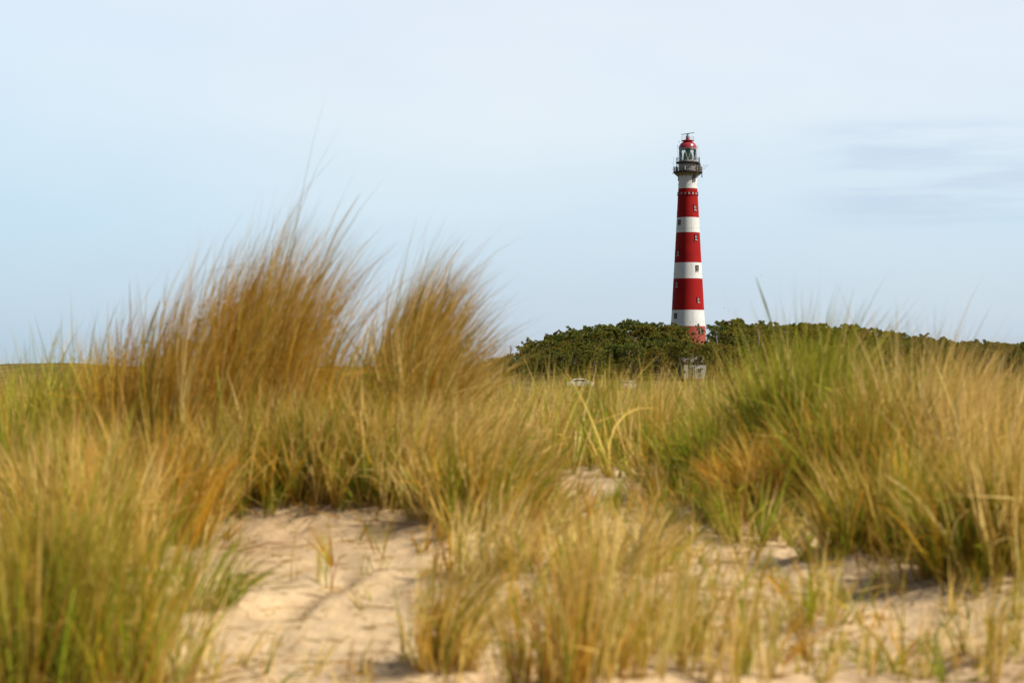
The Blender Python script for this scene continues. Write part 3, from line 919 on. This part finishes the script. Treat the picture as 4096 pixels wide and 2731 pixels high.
eq_box(74, 2.75, 684, 655, .40, .35, M['pipe'])
eq_box(-72, 2.7, 684, 670, .5, .35, M['deck'])
eq_box(-60, 2.9, 684, 672, .3, .3, M['steel'])
for k in range(5):
    a = R(-24 + 12 * k)
    for yy in (674, 682):
        b = MB(); b.box((math.sin(a) * 2.08, -math.cos(a) * 2.08, zl(yy)), (.22, .10, .12), Matrix.Rotation(a, 3, 'Z'))
        b.build('vent', M['deck'], lh)
# lantern
b = MB(); b.lathe([(1.93, zl(643)), (1.93, zl(594))], 48, cap=False); b.build('lantern_glass', M['glass'], lh, smooth=30)
b = MB(); nb = 7
for k in range(nb):
    a0 = 2 * PI * (k + .18) / nb; ah = PI / nb
    for sgn in (-1, 1):
        pts = []
        for q in np.linspace(0, 1, 5):
            a = a0 + sgn * ah * q
            pts.append((math.cos(a) * 1.96, math.sin(a) * 1.96, zl(643) + (zl(593.5) - zl(643)) * q))
        b.tube(pts, .042, 6)
b.build('lattice_frame', M['white'], lh)
gz_profile('lantern_head', [(1.6, zl(598)), (1.99, zl(597)), (2.03, zl(593)), (1.98, zl(592.6))], M['ltgrey'])
b = MB()
b.lathe([(.55, zl(644)), (.95, zl(639)), (1.03, zl(631)), (1.0, zl(622)), (.88, zl(612)), (.62, zl(604)), (.40, zl(599)), (.25, zl(596))], 32)
b.build('lens', M['lens'], lh, smooth=40)
# dome
dome = [(2.07, zl(592.8)), (2.05, zl(591))]
for k in range(1, 9):
    a = k / 9 * PI / 2
    dome.append((2.02 * math.cos(a) + .0, zl(591) + (zl(563.5) - zl(591)) * math.sin(a)))
dome.append((.5, zl(564.2)))
b = MB(); b.lathe(dome, 48); dm_ = b.build('dome_roof', M['dome_red'], lh, smooth=35)
b = MB(); b.lathe([(.9, zl(566)), (1.45, zl(564)), (1.45, zl(561.6)), (1.40, zl(561.2))], 40); b.build('roof_platform', M['dome_red'], lh, smooth=30)
b = MB(); b.lathe([(.52, zl(561.3)), (.48, zl(556)), (.40, zl(550)), (.40, zl(549.4))], 20); b.build('radar_pedestal', M['dome_red'], lh, smooth=30)
b = MB(); z0 = zl(561.4)
for k in range(12):
    a = 2 * PI * k / 12
    b.tube([(math.cos(a) * 1.42, math.sin(a) * 1.42, z0), (math.cos(a) * 1.42, math.sin(a) * 1.42, z0 + .85)], .016, 5)
b.ring(z0 + .85, 1.42, .018, 32); b.ring(z0 + .45, 1.42, .013, 32)
b.build('roof_railing', M['ltgrey'], lh)
b = MB()
b.lathe([(.42, zl(549.3)), (.42, zl(546.5)), (.36, zl(544)), (.24, zl(539.5)), (.12, zl(537.5))], 16)
rad = b.build('radar', M['steel'], lh, smooth=35)
b = MB(); cz = zl(533.8); tilt = math.atan2(9.5, 52)
m = Matrix.Rotation(-tilt, 3, 'Y') @ Matrix.Rotation(R(12), 3, 'Z')
b.box((0, 0, cz), (3.0, .24, .15), m)
b.add([Vector((-.12, -.06, zl(538.5))), Vector((.12, -.06, zl(538.5))), Vector((.42, -.06, cz + .02)), Vector((-.42, -.06, cz - .12)),
       Vector((-.12, .06, zl(538.5))), Vector((.12, .06, zl(538.5))), Vector((.42, .06, cz + .02)), Vector((-.42, .06, cz - .12))],
      [(0, 1, 2, 3), (4, 7, 6, 5), (0, 3, 7, 4), (1, 5, 6, 2)])
b.build('scanner_bar', M['steel'], rad)
# lightning rods at the dome edge, small roof fittings
for sx in (-1, 1):
    b = MB(); b.tube([(sx * 2.28, 0, zl(642)), (sx * 2.28, 0, zl(584))], .022, 5)
    b.tube([(sx * 2.28, 0, zl(584)), (sx * 2.28, 0, zl(581))], .075, 7)
    b.tube([(sx * 2.28, 0, zl(591.5)), (sx * 2.02, 0, zl(591.5))], .03, 5)
    b.build('lightning_rod', M['rail'], lh)
b = MB(); b.tube([(-1.72, -.4, zl(575)), (-2.0, -.4, zl(567))], .02, 5); b.tube([(-2.0, -.4, zl(569)), (-1.98, -.4, zl(563))], .045, 5); b.build('antenna', M['red'], lh)
for azd, y in ((14, 580), (35, 588)):
    a = R(azd); q = (zl(y) - zl(591)) / (zl(563.5) - zl(591)); r = 2.04 * math.sqrt(max(0, 1 - q * q))
    b = MB(); b.tube([(math.sin(a) * (r - .05), -math.cos(a) * (r - .05), zl(y)), (math.sin(a) * (r + .12), -math.cos(a) * (r + .12), zl(y) + .08)], .10, 8); b.build('dome_vent', M['deck'], lh)
# aerials round the galleries
def whip(azd, r, y0, y1, rad_=.018):
    a = R(azd); b = MB()
    b.tube([(math.sin(a) * r, -math.cos(a) * r, zl(y0)), (math.sin(a) * r, -math.cos(a) * r, zl(y1))], [rad_ * 1.6, rad_], 5)
    b.build('antenna', M['rail'], lh)
whip(-88, 3.22, 686, 627); whip(86, 2.66, 650, 606); whip(80, 2.66, 650, 630, .05)
b = MB(); b.tube([(-3.2, 0, zl(653)), (-3.75, 0, zl(652))], .02, 5); b.build('antenna', M['rail'], lh)
b = MB(); b.tube([(-3.25, 0, zl(677)), (-3.5, 0, zl(677))], .025, 5); b.tube([(-3.5, 0, zl(684)), (-3.5, 0, zl(669))], .02, 5); b.build('antenna', M['ltgrey'], lh)
b = MB(); b.tube([(-3.25, 0, zl(691)), (-3.42, 0, zl(693.5))], .03, 5); b.tube([(-3.42, 0, zl(692.5)), (-3.42, 0, zl(695))], .09, 8); b.build('lamp', M['deck'], lh)
b = MB()      # dipole pair on a braced arm
b.tube([(3.2, -.1, zl(680)), (4.0, -.1, zl(671.5)), (4.0, -.1, zl(663))], .035, 6)
b.tube([(3.2, -.1, zl(671.5)), (4.0, -.1, zl(671.5))], .025, 5)
b.tube([(3.5, -.1, zl(662.5)), (4.5, -.1, zl(662.5))], .025, 5)
for x, a_, c_ in ((3.5, 668, 655.5), (4.5, 669, 655)): b.tube([(x, -.1, zl(a_)), (x, -.1, zl(c_))], .025, 5)
b.tube([(4.0, -.1, zl(663.5)), (4.0, -.1, zl(661))], .07, 6)
b.build('dipole_antenna', M['ltgrey'], lh)
b = MB(); b.tube([(3.12, -.5, zl(710)), (3.12, -.5, zl(668))], [.10, .09], 8); b.tube([(3.12, -.5, zl(710.5)), (3.12, -.5, zl(708.5))], .13, 8); b.build('hanging_pipe', M['brown'], lh)
a = R(40); b = MB(); b.tube([(math.sin(a) * 2.95, -math.cos(a) * 2.95, zl(664)), (math.sin(a) * 2.95, -math.cos(a) * 2.95, zl(697)), (math.sin(a) * 2.3, -math.cos(a) * 2.3, zl(712))], .125, 8); b.build('downpipe', M['pipe'], lh)
for azd in (-84, -76):
    a = R(azd); b = MB(); b.tube([(math.sin(a) * 2.24, -math.cos(a) * 2.24, zl(724)), (math.sin(a) * 2.24, -math.cos(a) * 2.24, zl(698))], .05, 6); b.build('cable_pipe', M['rail'], lh)

# ------------------------------------------------------------------ white hut among the trees
def hut():
    d = 338.0; x = (2740 - 2048) / F * d; g = gz(x, d)
    o = empty('white_hut', (x, d, g), 0)
    rot = Matrix.Rotation(R(24), 3, 'Z')
    w, dp, h = 4.6, 3.4, 3.2
    b = MB(); b.box(rot @ Vector((w / 2 - 0.2, dp / 2, h / 2 + .3)), (w, dp, h - .2), rot); b.build('wall', M['hut_wall'], o)
    b = MB(); b.box(rot @ Vector((w / 2 - 0.2, dp / 2, .15)), (w + .08, dp + .08, .5), rot); b.build('plinth', M['plinth'], o)
    b = MB()
    c = lambda X, Y, Z: rot @ Vector((X - .2, Y, Z))
    ev = h + .21; rd = h + 1.3
    b.add([c(-.3, -.3, ev), c(w + .3, -.3, ev), c(w + .3, dp + .3, ev), c(-.3, dp + .3, ev), c(-.3, dp / 2, rd), c(w + .3, dp / 2, rd),
           c(-.3, -.3, ev - .12), c(w + .3, -.3, ev - .12), c(w + .3, dp + .3, ev - .12), c(-.3, dp + .3, ev - .12)],
          [(0, 1, 5, 4), (3, 4, 5, 2), (0, 4, 3), (1, 2, 5), (0, 6, 7, 1), (1, 7, 8, 2), (2, 8, 9, 3), (3, 9, 6, 0), (6, 9, 8, 7)])
    b.build('roof', M['rooftile'], o)
    b = MB(); b.box(c(w * .30, -.03, 1.35), (.85, .08, 2.0), rot); dr = b.build('door', M['brown'], o)
    b = MB(); b.tube([c(w * .30 + .3, -.07, 1.3), c(w * .30 + .3, -.14, 1.3)], .05, 6); b.build('handle', M['rail'], dr)
    for q in (.68,):
        b = MB(); b.box(c(w * q, -.02, 1.8), (1.0, .08, 1.0), rot); wi = b.build('window', M['ltgrey'], o)
        b = MB(); b.box(c(w * q, -.06, 1.8), (.8, .04, .8), rot); b.build('pane', M['pane'], wi)
    tag(o, 'small white hut with dark red plinth under the trees below the lighthouse', 'hut')
hut()

def shed(px, d, w, h, label, mat):
    x = (px - 2048) / F * d; g = gz(x, d)
    o = empty('shed', (x, d, g - .05), R(8))
    b = MB(); b.box((0, 1.2, h / 2), (w, 2.4, h)); b.build('wall', M[mat], o)
    b = MB(); e = h + .002
    b.add([(-w / 2 - .2, -.2, e), (w / 2 + .2, -.2, e), (w / 2 + .2, 2.6, e), (-w / 2 - .2, 2.6, e), (-w / 2 - .2, 1.2, e + .7), (w / 2 + .2, 1.2, e + .7)],
          [(0, 1, 5, 4), (3, 4, 5, 2), (0, 4, 3), (1, 2, 5), (0, 3, 2, 1)])
    b.build('roof', M['rooftile'], o)
    b = MB(); b.box((-w * .2, -.03, .95), (.8, .06, 1.8)); b.build('door', M['grey'], o)
    tag(o, label, 'shed')
#shed(2195, 338, 2.6, 1.7, 'pale grey shed glimpsed between trunks at the left of the wood', 'ltgrey')

# ------------------------------------------------------------------ parked cars at the wood's edge
def car(px, d, rz, paint_, label):
    x = (px - 2048) / F * d; g = gz(x, d)
    o = empty('parked_car', (x, d, g), rz)
    side = [(-2.1, .35), (-2.12, .75), (-1.95, .95), (-1.35, 1.0), (-.75, 1.42), (.75, 1.46), (1.45, 1.02), (2.0, .92), (2.1, .7), (2.1, .35)]
    b = MB(); hw = .85; n = len(side)
    vs = [(p[0], -hw * (.86 if p[1] > 1.2 else 1), p[1]) for p in side] + [(p[0], hw * (.86 if p[1] > 1.2 else 1), p[1]) for p in side]
    fs = [tuple(range(n)), tuple(range(2 * n - 1, n - 1, -1))] + [(i, i + n, (i + 1) % n + n, (i + 1) % n) for i in range(n)]
    b.add(vs, fs); bd = b.build('body', M[paint_], o)
    bv = bd.modifiers.new('bevel', 'BEVEL'); bv.width = .05; bv.segments = 2
    for s in (-1, 1):
        b = MB(); y0, y1 = s * .855, s * .755
        b.add([(-1.2, y0 + s * .005, 1.03), (1.25, y0 + s * .005, 1.03), (.68, y1 + s * .005, 1.38), (-.68, y1 + s * .005, 1.36)], [(0, 1, 2, 3) if s < 0 else (3, 2, 1, 0)])
        b.build('side_window', M['pane'], o)
    for xa, xb in ((-1.28, -.80), (1.40, .82)):
        b = MB(); e = .01 if xa > 0 else -.01
        b.add([(xa + e, -.72, 1.06), (xa + e, .72, 1.06), (xb + e, .62, 1.40), (xb + e, -.62, 1.40)], [(0, 1, 2, 3)])
        b.build('windscreen', M['pane'], o)
    for xx in (-1.3, 1.3):
        for s in (-1, 1):
            b = MB(); b.tube([(xx, s * .66, .32), (xx, s * .88, .32)], .32, 16); w = b.build('wheel', M['rubber'], o)
            b = MB(); b.tube([(xx, s * .87, .32), (xx, s * .895, .32)], .19, 12); b.build('rim', M['ltgrey'], w)
    for s in (-1, 1):
        b = MB(); b.box((2.10, s * .6, .75), (.05, .32, .14)); b.build('headlight', M['ltgrey'], o)
    tag(o, label, 'car')
car(2318, 292, R(4), 'carwhite', 'white parked car half hidden by grass at the left of the wood')
car(2506, 287, R(70), 'carsilver', 'silver parked car glimpsed through grass left of the lighthouse')

# ------------------------------------------------------------------ gulls
def gull(px, py, d, sc, rz, label):
    x = (px - 2048) / F * d; z = ZC + (HZ - py) / F * d
    o = empty('gull', (x, d, z), rz); o.scale = (sc,) * 3; o.rotation_euler = (R(8), R(-12), rz)
    b = MB(); b.tube([(0, -.26, 0), (0, -.20, .01), (0, -.05, .0), (0, .12, 0), (0, .26, .02)], [.02, .045, .075, .055, .012], 8)
    b.tube([(0, -.25, 0), (0, -.31, -.01)], [.015, .004], 5)
    b.add([(-.05, .22, .015), (.05, .22, .015), (.07, .34, .02), (-.07, .34, .02)], [(0, 1, 2, 3)])
    body = b.build('body', M['gull_white'], o, smooth=60)
    for s in (-1, 1):
        b = MB()
        top = [(.04, -.10, .03), (.28, -.14, .16), (.62, -.02, .10)]; bot = [(.04, .08, .02), (.28, .05, .14), (.62, .02, .09)]
        vs = [(s * p[0], p[1], p[2]) for p in top] + [(s * p[0], p[1], p[2]) for p in bot] + [(s * p[0], p[1], p[2] - .015) for p in top] + [(s * p[0], p[1], p[2] - .015) for p in bot]
        b.add(vs, [(0, 1, 4, 3), (1, 2, 5, 4), (6, 9, 10, 7), (7, 10, 11, 8), (0, 6, 7, 1), (1, 7, 8, 2), (3, 4, 10, 9), (4, 5, 11, 10), (2, 8, 11, 5)])
        b.build('wing', M['gull_dark'], o)
    tag(o, label, 'gull', 'gulls in flight')
gull(2897, 1231, 380, .5, R(60), 'gull flying low over the wood just right of the lighthouse')
gull(3044, 1101, 390, .4, R(75), 'tiny dark gull high in the sky right of the lighthouse')

# ------------------------------------------------------------------ sky, sun, camera
SUN_EL, SUN_AZ = R(47), R(107)       # azimuth from +Y (view direction) clockwise towards +X
sd = Vector((math.sin(SUN_AZ) * math.cos(SUN_EL), math.cos(SUN_AZ) * math.cos(SUN_EL), math.sin(SUN_EL)))
sun = bpy.data.lights.new('sun', 'SUN'); sun.energy = 4.6; sun.angle = R(0.6); sun.color = (1.0, 0.94, 0.84)
so = bpy.data.objects.new('sun', sun); COL.objects.link(so)
so.rotation_euler = sd.to_track_quat('Z', 'Y').to_euler(); so.location = (30, -20, 60)

w = bpy.data.worlds.new('World'); scene.world = w; w.use_nodes = True
nt = w.node_tree; nt.nodes.clear()
out = N(nt, 'ShaderNodeOutputWorld'); bg = N(nt, 'ShaderNodeBackground')
STR = 0.06; bg.inputs['Strength'].default_value = STR
sk = N(nt, 'ShaderNodeTexSky'); sk.sky_type = 'NISHITA'; sk.sun_disc = False
sk.sun_elevation = SUN_EL; sk.sun_rotation = SUN_AZ; sk.air_density = 1.0; sk.dust_density = 1.5; sk.ozone_density = 1.0
tc = N(nt, 'ShaderNodeTexCoord'); sp = N(nt, 'ShaderNodeSeparateXYZ')
nt.links.new(tc.outputs['Generated'], sp.inputs[0])
# thin high veil of cloud: its brightness by elevation
ml = N(nt, 'ShaderNodeMath', operation='MULTIPLY'); ml.inputs[1].default_value = 4.0
nt.links.new(sp.outputs['Z'], ml.inputs[0])
vr = ramp(nt, [(0.0, (.56, .67, .77)), (0.10, (.62, .73, .83)), (0.30, (.68, .83, .94)), (0.52, (.80, .90, .99)), (0.78, (.83, .90, 1.0)), (1.0, (.70, .80, .93))])
nt.links.new(ml.outputs[0], vr.inputs['Fac'])
# slow drift of tone across the veil
mp = N(nt, 'ShaderNodeMapping'); mp.inputs['Scale'].default_value = (3.0, 3.0, 9.0)
nt.links.new(tc.outputs['Generated'], mp.inputs['Vector'])
vn = N(nt, 'ShaderNodeTexNoise', Scale=1.2, Detail=4.0, Roughness=0.5); nt.links.new(mp.outputs['Vector'], vn.inputs['Vector'])
vr2 = ramp(nt, [(0.3, (.93, .965, .99)), (0.7, (1.05, 1.03, 1.01))]); nt.links.new(vn.outputs['Fac'], vr2.inputs['Fac'])
vm = N(nt, 'ShaderNodeMixRGB', blend_type='MULTIPLY'); vm.inputs['Fac'].default_value = 1.0
nt.links.new(vr.outputs['Color'], vm.inputs['Color1']); nt.links.new(vr2.outputs['Color'], vm.inputs['Color2'])
bl = N(nt, 'ShaderNodeMapRange', interpolation_type='SMOOTHSTEP'); bl.inputs['From Min'].default_value = -.30; bl.inputs['From Max'].default_value = -.02
bl.inputs['To Min'].default_value = 1; bl.inputs['To Max'].default_value = 0
nt.links.new(sp.outputs['X'], bl.inputs['Value'])
vb = N(nt, 'ShaderNodeMixRGB', blend_type='MULTIPLY'); vb.inputs['Color2'].default_value = (.90, .965, 1.0, 1)
nt.links.new(bl.outputs[0], vb.inputs['Fac']); nt.links.new(vm.outputs['Color'], vb.inputs['Color1']); vm = vb
# faint blue-grey cloud bars low in the right of the sky
mp2 = N(nt, 'ShaderNodeMapping'); mp2.inputs['Scale'].default_value = (8.5, 8.5, 80.0); mp2.inputs['Location'].default_value = (0.35, 0.0, 0.55)
nt.links.new(tc.outputs['Generated'], mp2.inputs['Vector'])
cn = N(nt, 'ShaderNodeTexNoise', Scale=1.0, Detail=5.0, Roughness=0.55); nt.links.new(mp2.outputs['Vector'], cn.inputs['Vector'])
cr = ramp(nt, [(0.40, (0, 0, 0)), (0.66, (1, 1, 1))], 'EASE'); nt.links.new(cn.outputs['Fac'], cr.inputs['Fac'])
def band(src, a, b, c, d):
    m1 = N(nt, 'ShaderNodeMapRange', interpolation_type='SMOOTHSTEP'); m1.inputs['From Min'].default_value = a; m1.inputs['From Max'].default_value = b
    m2 = N(nt, 'ShaderNodeMapRange', interpolation_type='SMOOTHSTEP'); m2.inputs['From Min'].default_value = c; m2.inputs['From Max'].default_value = d
    m2.inputs['To Min'].default_value = 1; m2.inputs['To Max'].default_value = 0
    nt.links.new(src, m1.inputs['Value']); nt.links.new(src, m2.inputs['Value'])
    p = N(nt, 'ShaderNodeMath', operation='MULTIPLY'); nt.links.new(m1.outputs[0], p.inputs[0]); nt.links.new(m2.outputs[0], p.inputs[1])
    return p.outputs[0]
bx = band(sp.outputs['X'], .13, .19, .28, .36); bz = band(sp.outputs['Z'], .066, .078, .118, .130)
p1 = N(nt, 'ShaderNodeMath', operation='MULTIPLY'); nt.links.new(bx, p1.inputs[0]); nt.links.new(bz, p1.inputs[1])
p2 = N(nt, 'ShaderNodeMath', operation='MULTIPLY'); nt.links.new(p1.outputs[0], p2.inputs[0]); nt.links.new(cr.outputs['Color'], p2.inputs[1])
p3 = N(nt, 'ShaderNodeMath', operation='MULTIPLY'); nt.links.new(p2.outputs[0], p3.inputs[0]); p3.inputs[1].default_value = 0.42
vc = N(nt, 'ShaderNodeMixRGB'); vc.inputs['Color2'].default_value = (.50, .63, .83, 1)
nt.links.new(p3.outputs[0], vc.inputs['Fac']); nt.links.new(vm.outputs['Color'], vc.inputs['Color1'])
# veil is thick near the horizon and thins overhead where the clear sky shows through
sc_ = N(nt, 'ShaderNodeMixRGB', blend_type='MULTIPLY'); sc_.inputs['Fac'].default_value = 1.0
sc_.inputs['Color2'].default_value = (0.683 / STR, 0.683 / STR, 0.683 / STR, 1)
nt.links.new(vc.outputs['Color'], sc_.inputs['Color1'])
th = N(nt, 'ShaderNodeMapRange'); th.inputs['From Min'].default_value = 0.2; th.inputs['From Max'].default_value = 0.5
th.inputs['To Min'].default_value = 0.92; th.inputs['To Max'].default_value = 0.12
nt.links.new(sp.outputs['Z'], th.inputs['Value'])
fb = N(nt, 'ShaderNodeMapRange', interpolation_type='SMOOTHSTEP'); fb.inputs['From Min'].default_value = -0.2; fb.inputs['From Max'].default_value = 0.75
nt.links.new(sp.outputs['Y'], fb.inputs['Value'])
tf = N(nt, 'ShaderNodeMath', operation='MULTIPLY'); nt.links.new(th.outputs[0], tf.inputs[0]); nt.links.new(fb.outputs[0], tf.inputs[1])
fin = N(nt, 'ShaderNodeMixRGB'); nt.links.new(tf.outputs[0], fin.inputs['Fac'])
nt.links.new(sk.outputs['Color'], fin.inputs['Color1']); nt.links.new(sc_.outputs['Color'], fin.inputs['Color2'])
nt.links.new(fin.outputs['Color'], bg.inputs['Color']); nt.links.new(bg.outputs[0], out.inputs['Surface'])

cam = bpy.data.cameras.new('camera'); co = bpy.data.objects.new('camera', cam); COL.objects.link(co)
co.location = (0, 0, ZC)
co.rotation_euler = (R(90) + math.atan2(HZ - 1365.5, F), 0, 0)
cam.sensor_width = 36; cam.lens = 36 * F / 4096
cam.clip_start = 0.05; cam.clip_end = 20000
cam.dof.use_dof = True; cam.dof.focus_distance = 420; cam.dof.aperture_fstop = 5.8; cam.dof.aperture_blades = 7
scene.camera = co

scene.view_settings.view_transform = 'Standard'; scene.view_settings.look = 'None'
scene.view_settings.exposure = 0.55; scene.view_settings.gamma = 1.0
scene.render.engine = 'CYCLES'
scene.cycles.max_bounces = 10; scene.cycles.diffuse_bounces = 7; scene.cycles.transmission_bounces = 7; scene.cycles.transparent_max_bounces = 8
